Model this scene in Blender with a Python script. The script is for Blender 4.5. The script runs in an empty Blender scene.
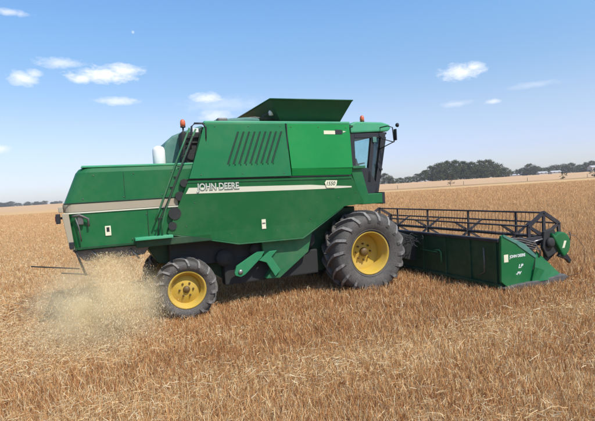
import bpy, bmesh, math, random
import numpy as np
from mathutils import Vector, Matrix
random.seed(7); rng = np.random.default_rng(11)
R = math.radians
scn = bpy.context.scene
COL = scn.collection

# ------------------------------------------------------------------ materials
def nodes_of(name):
    m = bpy.data.materials.new(name); m.use_nodes = True
    nt = m.node_tree; b = nt.nodes['Principled BSDF']
    return m, nt, b
def N(nt, t, **kw):
    n = nt.nodes.new(t)
    for k, v in kw.items():
        if k in n.inputs.keys() if hasattr(n.inputs, 'keys') else False: n.inputs[k].default_value = v
        else: setattr(n, k, v)
    return n
def mixrgb(nt, fac, a, b, mode='MIX'):
    n = nt.nodes.new('ShaderNodeMix'); n.data_type = 'RGBA'; n.blend_type = mode
    for sock, v in ((n.inputs[0], fac), (n.inputs[6], a), (n.inputs[7], b)):
        if isinstance(v, (int, float)): sock.default_value = v
        elif isinstance(v, (tuple, list)): sock.default_value = (*v[:3], 1)
        else: nt.links.new(v, sock)
    return n.outputs[2]
def noise(nt, scale, detail=4, rough=.6, vec=None, dist=0):
    n = nt.nodes.new('ShaderNodeTexNoise'); n.inputs['Scale'].default_value = scale
    n.inputs['Detail'].default_value = detail; n.inputs['Roughness'].default_value = rough
    n.inputs['Distortion'].default_value = dist
    if vec is not None: nt.links.new(vec, n.inputs['Vector'])
    return n.outputs['Fac']
def mrange(nt, v, a, b, c=0, d=1):
    n = nt.nodes.new('ShaderNodeMapRange')
    nt.links.new(v, n.inputs[0])
    for i, x in enumerate((a, b, c, d)): n.inputs[i+1].default_value = x
    return n.outputs[0]
def math_(nt, op, a, b=None, c=None):
    n = nt.nodes.new('ShaderNodeMath'); n.operation = op
    for i, v in enumerate((a, b, c)):
        if v is None: continue
        if isinstance(v, (int, float)): n.inputs[i].default_value = v
        else: nt.links.new(v, n.inputs[i])
    return n.outputs[0]
def coords(nt, kind='Object'):
    return nt.nodes.new('ShaderNodeTexCoord').outputs[kind]
def bump(nt, b, h, strength=.3, dist=.01):
    n = nt.nodes.new('ShaderNodeBump'); n.inputs['Strength'].default_value = strength
    n.inputs['Distance'].default_value = dist
    nt.links.new(h, n.inputs['Height']); nt.links.new(n.outputs[0], b.inputs['Normal'])

def paint(name, col, rough=.38, dust=.35, dustcol=(.42, .33, .2), coat=.3, metal=0, dscale=2.2):
    """machine paint with a patchy film of field dust"""
    m, nt, b = nodes_of(name); co = coords(nt)
    n1 = noise(nt, dscale*.5, 3, .5, co); n2 = noise(nt, 6, 4, .6, co)
    mix = math_(nt, 'MULTIPLY', n1, n2)
    f = mrange(nt, mix, .18, .5, dust*.1, dust*.8)
    # vertical run marks
    mp = nt.nodes.new('ShaderNodeMapping'); mp.inputs['Scale'].default_value = (14, 14, .9)
    nt.links.new(co, mp.inputs[0]); n3 = noise(nt, 1.5, 4, .6, mp.outputs[0])
    f2 = mrange(nt, n3, .52, .8, 0, dust*.45)
    ff = math_(nt, 'MAXIMUM', f, f2)
    base = mixrgb(nt, mrange(nt, n1, .3, .7), tuple(c*.95 for c in col), tuple(min(1, c*1.05) for c in col))
    nt.links.new(mixrgb(nt, ff, base, dustcol), b.inputs['Base Color'])
    nt.links.new(mrange(nt, ff, 0, .4, rough, .8), b.inputs['Roughness'])
    b.inputs['Coat Weight'].default_value = coat*.15; b.inputs['Coat Roughness'].default_value = .15; b.inputs['Specular IOR Level'].default_value = .28
    b.inputs['Metallic'].default_value = metal
    bump(nt, b, n1, .05, .03)
    return m
def plain(name, col, rough=.6, metal=0, var=.15, scale=12):
    m, nt, b = nodes_of(name); n1 = noise(nt, scale, 5, .65, coords(nt))
    nt.links.new(mixrgb(nt, mrange(nt, n1, .3, .7), tuple(c*(1-var) for c in col), tuple(min(1, c*(1+var)) for c in col)), b.inputs['Base Color'])
    b.inputs['Roughness'].default_value = rough; b.inputs['Metallic'].default_value = metal
    return m
M = {}
M['green'] = paint('green_paint', (.003, .124, .036), .42, .11)
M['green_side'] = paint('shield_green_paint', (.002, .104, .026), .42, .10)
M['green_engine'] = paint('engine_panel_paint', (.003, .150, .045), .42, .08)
M['green_bright'] = paint('bright_green_paint', (.002, .225, .044), .42, .05)  # brighter green of the tank panel
M['green_dull'] = paint('dusty_green_paint', (.012, .13, .05), .5, .2)
M['green_dark'] = paint('dark_green_paint', (.006, .048, .022), .5, .15)
M['green_shaded'] = paint('tank_shade_green', (.008, .080, .030), .5, .12)  # darker green puts the shade of the outward flare into the colour
M['teal'] = paint('weathered_green_paint', (.05, .17, .13), .55, .4, (.35, .42, .38))
M['bracket'] = paint('bracket_paint', (.02, .21, .085), .45, .15)
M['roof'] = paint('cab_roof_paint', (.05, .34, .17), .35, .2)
M['yellow'] = paint('yellow_rim_paint', (.52, .335, .03), .55, .6, (.40, .29, .16))
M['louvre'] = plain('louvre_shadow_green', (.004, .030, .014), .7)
M['cream'] = paint('cream_stripe', (.66, .64, .49), .5, .35, (.5, .42, .3), 0)
M['tan'] = paint('dusty_trim', (.36, .31, .22), .6, .6, (.42, .33, .22), 0)
M['black'] = plain('black_frame', (.018, .018, .02), .5)
M['dark'] = plain('dark_machinery', (.022, .022, .02), .8)
M['reelm'] = paint('reel_paint', (.02, .022, .03), .55, .35, (.25, .19, .14), 0)
M['grey'] = plain('dusty_steel', (.14, .13, .12), .55, .4, .3)
M['steel'] = plain('worn_steel', (.36, .35, .33), .42, .8, .25)
M['white'] = plain('white_plastic', (.78, .78, .74), .5, 0, .06)
M['letter'] = plain('silver_lettering', (.50, .51, .42), .5, .1, .1)
M['lettershade'] = plain('letter_shadow_and_print', (.05, .10, .07), .5)  # dark print colour, and the painted shadow edge of raised letters
M['sticker'] = plain('sticker', (.72, .68, .48), .5, 0, .1, 30)
M['redlamp'] = plain('red_lens', (.35, .03, .02), .3)
M['amber'] = plain('amber_lens', (.62, .13, .05), .25, 0, .1)
M['seat'] = plain('seat_fabric', (.03, .035, .04), .8)
M['straw'] = plain('matted_straw', (.55, .42, .26), .9, 0, .4, 40)
M['hose'] = plain('black_hose', (.03, .03, .03), .6)

def tyre_mat():
    m, nt, b = nodes_of('dusty_rubber'); co = coords(nt)
    n1 = noise(nt, 5, 6, .7, co); n2 = noise(nt, 40, 4, .7, co)
    f = mrange(nt, math_(nt, 'MULTIPLY', n1, n2), .14, .4, .25, .9)
    nt.links.new(mixrgb(nt, f, (.030, .028, .027), (.135, .118, .100)), b.inputs['Base Color'])
    b.inputs['Roughness'].default_value = .78
    bump(nt, b, n2, .25, .01)
    return m
M['tyre'] = tyre_mat()
M['lug'] = plain('dusty_sunlit_lug_rubber', (.20, .185, .17), .8, 0, .25, 14)  # worn dusty lug tops, paler also to paint in sunlight on them
def glass_mat(name, tint, alpha):
    m = bpy.data.materials.new(name); m.use_nodes = True; nt = m.node_tree; nt.nodes.clear()
    o = nt.nodes.new('ShaderNodeOutputMaterial'); tr = nt.nodes.new('ShaderNodeBsdfTransparent')
    gl = nt.nodes.new('ShaderNodeBsdfGlossy'); mx = nt.nodes.new('ShaderNodeMixShader')
    df = nt.nodes.new('ShaderNodeBsdfDiffuse'); mx2 = nt.nodes.new('ShaderNodeMixShader')
    tr.inputs[0].default_value = (*tint, 1); gl.inputs[0].default_value = (.9, 1, 1, 1); gl.inputs['Roughness'].default_value = .04
    lw = nt.nodes.new('ShaderNodeLayerWeight'); lw.inputs[0].default_value = .5
    frv = math_(nt, 'ADD', math_(nt, 'MULTIPLY', math_(nt, 'POWER', lw.outputs['Facing'], 4.0), .5), .04)
    df.inputs[0].default_value = (.4, .38, .3, 1)
    co = coords(nt); n1 = noise(nt, 6, 5, .6, co)
    nt.links.new(frv, mx.inputs[0]); nt.links.new(tr.outputs[0], mx.inputs[1]); nt.links.new(gl.outputs[0], mx.inputs[2])
    nt.links.new(mrange(nt, n1, .4, .8, alpha*.4, alpha), mx2.inputs[0]); nt.links.new(mx.outputs[0], mx2.inputs[1]); nt.links.new(df.outputs[0], mx2.inputs[2])
    nt.links.new(mx2.outputs[0], o.inputs[0])
    return m
M['glass'] = glass_mat('tinted_cab_glass', (.70, .88, .90), .12)
M['glass_dark'] = glass_mat('dark_cab_glass', (.22, .3, .34), .06)

# ------------------------------------------------------------------ mesh helpers
def P(u, v, w): return Vector((u, -v, w))      # u forward, v towards the near side, w up
class MB:
    def __init__(s): s.bm = bmesh.new()
    def prism(s, pts, v0, v1, bevel=0, axis='v', vf=None):
        """polygon in (u,w) pushed from v0 to v1 (or in (v,w) along u, (u,v) along w)"""
        def q(a, b, c):
            if axis == 'v': return P(a, c, b)
            if axis == 'u': return P(c, a, b)
            return P(a, b, c)
        n = len(pts)
        A = [s.bm.verts.new(q(a, b, v0)) for a, b in pts]
        B = [s.bm.verts.new(q(a, b, v1 if vf is None else v1+vf(a, b))) for a, b in pts]
        fs = [s.bm.faces.new(A), s.bm.faces.new(B[::-1])]
        for i in range(n): fs.append(s.bm.faces.new((A[i], B[i], B[(i+1) % n], A[(i+1) % n])))
        bmesh.ops.recalc_face_normals(s.bm, faces=fs)
        if bevel:
            es = list({e for f in fs for e in f.edges})
            bmesh.ops.bevel(s.bm, geom=es, offset=bevel, segments=2, profile=.6, affect='EDGES', clamp_overlap=True)
        return s
    def box(s, u0, u1, v0, v1, w0, w1, bevel=0):
        return s.prism([(u0, w0), (u1, w0), (u1, w1), (u0, w1)], v0, v1, bevel)
    def tube(s, pts, r, seg=8, cap=True, closed=False):
        pts = [Vector(p) for p in pts]; rings = []
        n = len(pts)
        rr = r if isinstance(r, (list, tuple)) else [r]*n
        for i, p in enumerate(pts):
            if closed: d = (pts[(i+1) % n]-pts[i-1])
            else: d = (pts[min(i+1, n-1)]-pts[max(i-1, 0)])
            d.normalize()
            a = Vector((0, 0, 1)) if abs(d.z) < .9 else Vector((1, 0, 0))
            x = d.cross(a).normalized(); y = d.cross(x)
            rings.append([s.bm.verts.new(p+(x*math.cos(t)+y*math.sin(t))*rr[i]) for t in [2*math.pi*k/seg for k in range(seg)]])
        m = n if closed else n-1
        for i in range(m):
            a, b = rings[i], rings[(i+1) % n]
            for k in range(seg):
                f = s.bm.faces.new((a[k], a[(k+1) % seg], b[(k+1) % seg], b[k])); f.smooth = True
        if cap and not closed:
            s.bm.faces.new(rings[0][::-1]); s.bm.faces.new(rings[-1])
        return s
    def lathe(s, prof, c=(0, 0, 0), axis='y', seg=48, smooth=True, close=False, caps=True):
        """prof = [(radius, along)] turned round an axis through c"""
        c = Vector(c); rings = []
        for r, a in prof:
            ring = []
            for k in range(seg):
                t = 2*math.pi*k/seg
                if axis == 'y': p = Vector((r*math.cos(t), a, r*math.sin(t)))
                elif axis == 'z': p = Vector((r*math.cos(t), r*math.sin(t), a))
                else: p = Vector((a, r*math.cos(t), r*math.sin(t)))
                ring.append(s.bm.verts.new(c+p))
            rings.append(ring)
        m = len(rings) if close else len(rings)-1
        for i in range(m):
            a, b = rings[i], rings[(i+1) % len(rings)]
            for k in range(seg):
                f = s.bm.faces.new((a[k], a[(k+1) % seg], b[(k+1) % seg], b[k])); f.smooth = smooth
        if not close and caps:
            for ring in (rings[0], rings[-1]):
                if (ring[0].co-ring[seg//2].co).length > 1e-5: s.bm.faces.new(ring)
        return s
    def loft(s, rings, closed=True, caps=True, smooth=False):
        R_ = [[s.bm.verts.new(p) for p in r] for r in rings]
        n = len(R_[0])
        for a, b in zip(R_, R_[1:]):
            for k in range(n if closed else n-1):
                f = s.bm.faces.new((a[k], a[(k+1) % n], b[(k+1) % n], b[k])); f.smooth = smooth
        if caps and closed: s.bm.faces.new(R_[0]); s.bm.faces.new(R_[-1])
        return s
    def build(s, name, mat, parent=None, loc=None):
        bmesh.ops.remove_doubles(s.bm, verts=s.bm.verts, dist=1e-5)
        bmesh.ops.recalc_face_normals(s.bm, faces=s.bm.faces)
        me = bpy.data.meshes.new(name); s.bm.to_mesh(me); s.bm.free()
        me.materials.append(mat)
        o = bpy.data.objects.new(name, me); COL.objects.link(o)
        if parent: o.parent = parent
        if loc is not None: o.location = loc
        return o
def tag(o, label=None, cat=None, group=None, kind=None):
    for k, v in (('label', label), ('category', cat), ('group', group), ('kind', kind)):
        if v: o[k] = v
    return o
def empty(name, loc=(0, 0, 0), rz=0, parent=None):
    o = bpy.data.objects.new(name, None); COL.objects.link(o)
    o.location = loc; o.rotation_euler = (0, 0, rz); o.empty_display_size = .3
    if parent: o.parent = parent
    return o
def text(name, body, size, mat, parent, loc, rot, ext=.004, shear=0, sx=1):
    cu = bpy.data.curves.new(name, 'FONT'); cu.body = body; cu.size = size; cu.extrude = ext; cu.shear = shear
    cu.offset = size*.02
    tmp = bpy.data.objects.new(name, cu)
    me = bpy.data.meshes.new_from_object(tmp); bpy.data.objects.remove(tmp)
    me.materials.append(mat)
    o = bpy.data.objects.new(name, me); COL.objects.link(o); o.parent = parent
    o.location = loc; o.rotation_euler = rot; o.scale = (sx, 1, 1)
    return o

# ------------------------------------------------------------------ combine harvester
HEAD = R(23); ORG = Vector((.84, 11.97, 0))
comb = empty('combine_harvester', ORG, HEAD)
tag(comb, 'green combine harvester with yellow rims cutting the dry grain field', 'combine harvester')
NEAR = -1  # local y sign of the near side

# rear straw hood: horizontal sections with rounded rear corners
def ring(ub, half, w, rad=.2, uf=-3.5, seg=6):
    pts = [P(uf, half, w)]
    for k in range(seg+1):
        t = math.pi/2*k/seg
        pts.append(P(ub+rad-rad*math.sin(t), half-rad+rad*math.cos(t), w))
    for k in range(seg+1):
        t = math.pi/2*(1-k/seg)
        pts.append(P(ub+rad-rad*math.sin(t), -(half-rad+rad*math.cos(t)), w))
    pts.append(P(uf, -half, w))
    return pts
mb = MB()
mb.loft([ring(-5.95, 1.33, 1.58), ring(-6.02, 1.35, 2.25), ring(-6.03, 1.335, 2.27), ring(-6.04, 1.335, 2.42), ring(-6.03, 1.35, 2.44),
         ring(-5.80, 1.35, 2.98, .22), ring(-5.74, 1.33, 3.05, .22), ring(-5.66, 1.27, 3.085, .2)])
hood = mb.build('rear_hood', M['green'], comb)
mb = MB()
mb.loft([ring(-6.05, 1.362, 2.275, uf=-4.02), ring(-6.055, 1.362, 2.415, uf=-4.02)], closed=False)
o = mb.build('trim_stripe', M['tan'], hood)
mb = MB(); mb.box(-6.03, -4.0, 1.352, 1.366, 2.425, 2.44); mb.build('trim_edge', M['black'], hood)
mb = MB(); mb.box(-6.03, -4.0, 1.352, 1.366, 2.245, 2.268); mb.build('trim_edge', M['cream'], hood)
mb = MB(); mb.prism([(-6.07, 2.26), (-5.955, 2.26), (-5.90, 1.60), (-5.98, 1.60)], 1.28, 1.385, .012); mb.build('corner_post', M['tan'], hood)
mb = MB(); mb.box(-5.985, -5.905, 1.30, 1.40, 1.62, 1.74, .01); mb.build('reflector', M['black'], hood)
mb = MB(); mb.box(-6.17, -6.10, 1.20, 1.34, 2.08, 2.26, .015); mb.box(-6.16, -6.0, 1.22, 1.28, 2.16, 2.2)
tl = mb.build('tail_light', M['black'], comb)
mb = MB(); mb.lathe([(0, -6.185), (.05, -6.18), (.05, -6.165)], (0, -1.27, 2.17), 'x', 16); mb.build('lens', M['redlamp'], tl)
mb = MB(); mb.box(-6.12, -6.04, 1.22, 1.32, 2.28, 2.38, .015); mb.build('work_light', M['tan'], comb)
mb = MB(); mb.box(-5.82, -5.72, 1.34, 1.42, 2.04, 2.22, .02); mb.tube([P(-5.9, 1.4, 2.2), P(-5.78, 1.43, 2.22), P(-5.64, 1.42, 2.14), P(-5.64, 1.4, 2.0)], .02)
mb.tube([P(-5.85, 1.4, 2.18), P(-5.80, 1.42, 1.98), P(-5.78, 1.4, 1.74)], .013)
mb.build('hood_latch', M['grey'], hood)
mb = MB(); mb.box(-5.37, -5.27, 1.345, 1.352, 1.80, 1.98)
lb = mb.build('warning_label', M['sticker'], hood)
mb = MB(); mb.box(-5.345, -5.295, 1.3525, 1.3545, 1.87, 1.955); mb.build('label_symbol', M['black'], lb)
# seams and bolts of the hood side
mb = MB(); mb.box(-5.93, -3.6, 1.352, 1.36, 1.60, 1.625)
for u in (-4.6,): mb.box(u-.006, u+.006, 1.346, 1.3535, 1.63, 2.22)
mb.build('hood_seam', M['green_dark'], hood)
# top deck lip; its lighter green paints in a sunlit edge
mb = MB(); mb.prism([(-5.70, 3.07), (-3.5, 3.06), (-3.5, 3.10), (-5.68, 3.11)], 1.18, 1.325, .012); mb.build('deck_lip', M['roof'], hood)

# straw chopper with its spreader vanes
mb = MB(); mb.prism([(-5.95, 1.56), (-4.55, 1.56), (-4.7, 1.36), (-5.75, 1.34)], -1.1, 1.18, .02)
chop = mb.build('straw_chopper', M['grey'], comb)
mb = MB()
mb.tube([P(-6.62, 1.3, 1.37), P(-5.85, 1.32, 1.24)], .012, 6); mb.tube([P(-6.15, 1.35, 1.20), P(-5.7, 1.35, 1.12)], .012, 6)
mb.tube([P(-5.9, 1.3, 1.6), P(-5.75, 1.32, 1.1)], .02)
mb.build('spreader_tailboard', M['dark'], chop)
mb = MB()
mb.tube([P(-5.62, 1.25, 1.54), P(-5.5, 1.27, 1.38), P(-5.62, 1.25, 1.22)], .018)
mb.build('linkage', M['steel'], chop); mb = MB()
mb.tube([P(-4.95, 1.2, 1.5), P(-4.8, 1.25, 1.3)], .018)
mb.build('linkage', M['steel'], chop)

# main body core
mb = MB(); mb.prism([(-4.1, 1.6), (-3.45, 3.80), (-.14, 3.80), (-.14, 2.9), (.1, 2.02), (-.5, 1.98), (-1.5, 1.45), (-2.9, 1.48)], -1.33, 1.33)
core = mb.build('body_shell', M['green_dark'], comb)
def side(sg, name, polys, mat, th=.05, v=1.45, tilt=0, w0=2.7, bev=.018, sub=None):
    """side panel hung on the body; tilt leans its outer face with height"""
    mb = MB()
    for pts in polys:
        if sg > 0: mb.prism(pts, v-th, v, bev, vf=lambda a, b: tilt*(b-w0))
        else: mb.prism(pts, -(v-th), -v, bev)
    return mb.build(name, mat, comb)
UR = [(-3.40, 3.86), (-1.68, 3.86), (-1.63, 2.735), (-3.79, 2.775)]
UF = [(-1.655, 3.86), (-.12, 3.84), (-.125, 2.86), (-1.615, 2.89)]
UFB = [(-1.615, 2.888), (-.125, 2.858), (-.14, 2.70), (-1.60, 2.735)]
LS = [(-3.80, 2.745), (-.14, 2.665), (.17, 2.03), (-.36, 2.00), (-1.42, 1.40), (-2.85, 1.42), (-4.26, 1.75)]
side(1, 'engine_panel', [UR], M['green_engine'], tilt=-.06, w0=3.3)
fp = side(1, 'tank_panel', [UF], M['green_bright'], tilt=-.07, w0=3.3)
mb = MB(); mb.prism(UFB, 1.36, 1.474, .01, vf=lambda a, b: .30*(b-2.87)); mb.build('tank_panel_sill', M['green_bright'], comb)
lp = side(1, 'side_shield', [LS], M['green_side'], tilt=.05, w0=2.7)
side(-1, 'engine_panel', [UR], M['green']); side(-1, 'tank_panel', [UF, UFB], M['green']); side(-1, 'side_shield', [LS], M['green'])
# top lip rails, lighter green painted for the sun's highlight
mb = MB(); mb.prism([(-3.42, 3.862), (-.10, 3.845), (-.10, 3.90), (-3.40, 3.915)], 1.22, 1.41, .015); mb.build('roof_lip', M['roof'], comb)
mb = MB(); mb.box(-1.672, -1.652, 1.38, 1.449, 2.72, 3.85); mb.build('panel_gap', M['black'], comb)
mb = MB(); mb.prism([(-3.83, 2.758), (-.14, 2.682), (-.14, 2.700), (-3.80, 2.776)], 1.30, 1.44); mb.build('panel_gap', M['black'], comb)
# seam, fold and bolts of the side shield
mb = MB()
mb.prism([(-3.84, 2.70), (-.15, 2.62), (-.15, 2.628), (-3.83, 2.708)], 1.4505, 1.462)
for k in range(5):
    u = -3.7+.50*k; mb.lathe([(.016, 0), (.016, .008), (0, .010)], P(u, 1.397, 1.62), 'y', 8)
mb.build('shield_fold', M['green_dull'], lp)
mb = MB(); mb.prism([(-4.25, 1.76), (-2.85, 1.43), (-1.42, 1.41), (-.36, 2.01), (-.36, 1.97), (-1.40, 1.36), (-2.86, 1.38), (-4.24, 1.71)], 1.33, 1.395, .01)
mb.build('shield_edge', M['green_dull'], lp)
mb = MB()
def bolt(u, v, w, q=.010): mb.lathe([(q, 0), (q, -.007), (q*.5, -.010), (0, -.010)], P(u, v, w), 'y', 8)
for u, w in [(-3.2, 3.80), (-2.5, 3.80), (-1.8, 3.80), (-3.55, 2.84), (-2.7, 2.83), (-1.8, 2.80)]: bolt(u, 1.45-.06*(w-3.3), w)
mb.build('panel_bolts', M['grey'], comb)['kind'] = 'stuff'
mb = MB()
for u, w in [(-1.55, 3.78), (-.9, 3.78), (-.22, 3.76)]: bolt(u, 1.45-.07*(w-3.3), w)
mb.build('panel_bolts', M['grey'], comb)['kind'] = 'stuff'
mb = MB()
for u, w in [(-3.9, 1.85), (-3.0, 1.62), (-2.0, 1.60), (-1.2, 1.78), (-.5, 2.2), (-3.7, 2.3), (-.05, 2.3)]: bolt(u, 1.45+.05*(w-2.7), w)
mb.build('panel_bolts', M['grey'], comb)['kind'] = 'stuff'
mb = MB()
for u, w in [(-5.8, 1.72), (-4.9, 1.70), (-4.62, 2.15), (-5.7, 2.5), (-5.0, 2.5), (-4.3, 2.5), (-5.5, 2.92), (-4.8, 2.93), (-4.1, 2.94)]: bolt(u, 1.35, w)
mb.build('panel_bolts', M['grey'], comb)['kind'] = 'stuff'
mb = MB(); mb.box(-4.985, -4.975, 1.346, 1.353, 2.47, 2.96); mb.build('hood_seam', M['green_dark'], comb)
# cream stripe
mb = MB(); mb.prism([(-3.87, 2.485), (-3.80, 2.60), (-1.18, 2.525), (-.80, 2.49), (-.16, 2.445), (-.16, 2.415), (-.52, 2.415), (-1.18, 2.425)], 1.40, 1.455, vf=lambda a, b: .05*(b-2.7))
mb.build('side_stripe', M['cream'], lp)
rt = (R(90), 0, 0)
tl_ = math.atan2(-.02, 1)
def on_side(u, v, w): return P(u, v, w)
for dy, dz, mt, nm in ((-.0, 0, 'letter', 'maker_lettering'), (.010, -.010, 'lettershade', 'lettering_shadow_edge')):  # second pass is a dark offset copy painting the letters' shadow edge
    text(nm, 'JOHN DEERE', .185, M[mt], lp, P(-3.64+dy, 1.457 if mt == 'letter' else 1.452, 2.545+dz), (R(90), R(.9), 0), .005 if mt == 'letter' else .002, 0, .80)
mb = MB(); mb.prism([(-.84, 2.55), (-.80, 2.605), (-.53, 2.59), (-.55, 2.50), (-.60, 2.43), (-.80, 2.44)], 1.452, 1.460); mb.build('model_plate', M['sticker'], lp)
text('model_number', '1550', .12, M['lettershade'], lp, P(-.82, 1.4615, 2.49), (R(90), R(1), 0), .001, .25, .95)
mb = MB(); mb.box(-2.34, -2.25, 1.38, 1.413, 1.66, 1.86)
ll = mb.build('warning_label', M['sticker'], lp)
mb = MB(); mb.box(-2.33, -2.26, 1.4135, 1.4145, 1.76, 1.79); mb.build('label_print', M['grey'], ll)
# labels on the bright panel
def vt(w): return 1.45-.07*(w-3.3)
mb = MB(); mb.prism([(-.78, 3.62), (-.78, 3.70), (-.50, 3.695), (-.50, 3.615)], 1.39, vt(3.66)+.008); mb.build('maker_label', M['sticker'], fp)
mb = MB(); mb.prism([(-.495, 3.615), (-.495, 3.72), (-.32, 3.71), (-.32, 3.615)], 1.39, vt(3.66)+.009); mb.build('emblem_plate', M['black'], fp)
mb = MB(); mb.prism([(-.30, 3.65), (-.30, 3.69), (-.22, 3.675)], 1.39, vt(3.66)+.008); mb.build('label_tip', M['cream'], fp)
# louvres
mb = MB(); mb2 = MB()
for k in range(9):
    du = .118*k; a = -2.76+du; b = -3.03+du
    def vf(x, w): return -.06*(w-3.3)
    mb.prism([(a+.012, 3.69), (a+.05, 3.69), (b+.05, 3.03), (b+.012, 3.03)], 1.43, 1.4525, vf=vf)
    mb2.prism([(a+.054, 3.70), (a+.078, 3.70), (b+.078, 3.02), (b+.054, 3.02)], 1.44, 1.475, .006, vf=vf)
lv = mb.build('louvre', M['louvre'], comb); mb2.build('louvre_fin', M['green_engine'], lv)

# grain tank extension, flared outwards
def quadplate(mb, a, b, c, d, th=.03):
    a, b, c, d = map(Vector, (a, b, c, d)); n = (b-a).cross(d-a).normalized()*th
    vs = [mb.bm.verts.new(p) for p in (a, b, c, d)]; ws = [mb.bm.verts.new(p+n) for p in (a, b, c, d)]
    mb.bm.faces.new(vs[::-1]); mb.bm.faces.new(ws)
    for i in range(4): mb.bm.faces.new((vs[i], vs[(i+1) % 4], ws[(i+1) % 4], ws[i]))
B = [P(-1.55, 1.02, 3.80), P(-.25, 1.02, 3.80), P(-.25, -1.02, 3.80), P(-1.55, -1.02, 3.80)]
T = [P(-1.98, 1.40, 4.375), P(-.0, 1.42, 4.375), P(-.0, -1.38, 4.375), P(-1.98, -1.38, 4.375)]
for i, nm in enumerate(('side', 'front', 'side', 'rear')):
    j = (i+1) % 4; mb = MB(); quadplate(mb, B[i], B[j], T[j], T[i], -.025)
    mb.tube([T[i], T[j]], .016, 6)
    mb.build('tank_extension', M['green_shaded'], comb)
mb = MB(); mb.prism([(-1.7, 3.80), (.1, 3.80), (.1, 3.845), (-1.7, 3.85)], -1.2, 1.2); mb.build('tank_top', M['green_dark'], comb)

# engine deck: air intake housing, engine, filters, rails
mb = MB(); mb.prism([(-4.15, 3.05), (-4.16, 3.42), (-4.10, 3.56), (-3.96, 3.70), (-3.72, 3.79), (-3.3, 3.92), (-3.2, 3.05)], -.95, .82, .05)
mb.build('engine_housing', M['teal'], comb)
mb = MB(); mb.box(-3.84, -3.38, .85, 1.22, 3.07, 3.72, .03)
for k in range(6): mb.tube([P(-3.84+.02*k, 1.24, 3.1+.1*k), P(-3.5, 1.24, 3.1+.1*k)], .014, 6)
mb.lathe([(.14, 0), (.14, .05), (.03, .06)], P(-3.66, 1.25, 3.3), 'y', 20)
mb.build('engine_block', M['dark'], comb)
mb = MB(); mb.lathe([(0, 3.05), (.115, 3.06), (.125, 3.1), (.125, 3.40), (.10, 3.46), (.04, 3.49), (0, 3.49)], P(-4.25, .85, 0), 'z', 24); mb.build('air_cleaner', M['white'], comb)
mb = MB(); mb.box(-3.60, -3.48, 1.02, 1.2, 3.66, 3.80, .02); mb.build('coolant_tank', M['white'], comb)
mb = MB(); mb.prism([(-3.10, 3.87), (-3.10, 4.0), (-2.4, 4.06), (-2.1, 4.04), (-2.05, 3.87)], .45, 1.0, .04); mb.build('intake_duct', M['teal'], comb)
mb = MB(); mb.box(-3.06, -2.85, .9, 1.15, 3.87, 4.02, .03); mb.build('intake_cap', M['grey'], comb)
mb = MB(); mb.tube([P(-2.8, .95, 3.9), P(-2.75, .95, 4.02), P(-2.2, .95, 4.06), P(-1.75, .95, 4.02)], .016, 6)
mb.tube([P(-2.0, .95, 3.9), P(-2.0, .95, 4.1), P(-1.85, .95, 4.16)], .016, 6); mb.build('deck_rail', M['grey'], comb)
mb = MB(); mb.lathe([(0, 0), (.05, .01), (.06, .08), (.04, .12), (0, .13)], P(-1.82, .98, 4.09), 'z', 12); mb.build('deck_lamp', M['white'], comb)
mb = MB()
mb.tube([P(-3.71, 1.42, 3.35), P(-3.66, 1.42, 3.80), P(-3.60, 1.42, 3.86), P(-3.44, 1.42, 3.86), P(-3.38, 1.42, 3.78), P(-3.40, 1.42, 3.5)], .02)
mb.build('handrail', M['black'], comb)

def beacon(u, v, w, hp, mat='amber'):
    mb = MB(); mb.lathe([(.045, w), (.04, w+.02), (.018, w+.03), (.018, w+hp), (.055, w+hp+.01), (.055, w+hp+.03)], P(u, v, 0), 'z', 14)
    b = mb.build('beacon', M['black'], comb)
    mb = MB(); z = w+hp+.03
    mb.lathe([(.052, z), (.056, z+.06), (.05, z+.11), (.03, z+.14), (0, z+.15)], P(u, v, 0), 'z', 16); mb.build('beacon_lens', M[mat], b)
beacon(-3.72, .80, 3.76, .10); beacon(.72, .6, 3.93, .07)

# ladder on the rear side and its platform
mb = MB()
mb.tube([P(-3.72, 1.5, 3.76), P(-4.0, 1.5, 3.15), P(-4.40, 1.5, 2.2), P(-4.48, 1.5, 2.02)], .018)
mb.tube([P(-3.60, 1.5, 3.74), P(-3.88, 1.5, 3.14), P(-4.26, 1.5, 2.27), P(-4.36, 1.5, 1.95), P(-4.38, 1.5, 1.70)], .018)
lad = mb.build('ladder', M['green_dull'], comb)
mb = MB()
for k in range(9):
    t = k/8; mb.tube([P(-3.74-.70*t, 1.5, 3.6-1.55*t), P(-3.68-.64*t, 1.5, 3.6-1.55*t)], .012, 6)
mb.tube([P(-3.66, 1.52, 3.6), P(-4.24, 1.52, 2.35), P(-4.42, 1.52, 2.0), P(-4.46, 1.52, 1.72)], .012, 6)
mb.build('ladder_rung', M['dark'], lad)
mb = MB(); mb.box(-4.87, -4.18, 1.12, 1.56, 1.665, 1.72, .012)
pf = mb.build('service_platform', M['roof'], comb)
mb = MB(); mb.box(-4.85, -3.4, 1.20, 1.40, 1.52, 1.66, .015); mb.build('platform_beam', M['green_dark'], pf)
# pulleys and drives seen in the slot between hood and side shield
mb = MB()
mb.prism([(-4.20, 1.75), (-3.72, 2.78), (-3.55, 3.05), (-3.4, 3.05), (-3.6, 1.7)], 1.30, 1.375, .01)
for u, w, r in ((-4.10, 2.12, .12), (-3.98, 2.45, .09), (-3.88, 2.70, .08), (-4.16, 1.88, .08)):
    mb.lathe([(r, 0), (r, .04), (r*.6, .05), (r*.2, .06), (0, .06)], P(u, 1.43, w), 'y', 18)
mb.build('belt_drive', M['dark'], comb)

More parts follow.
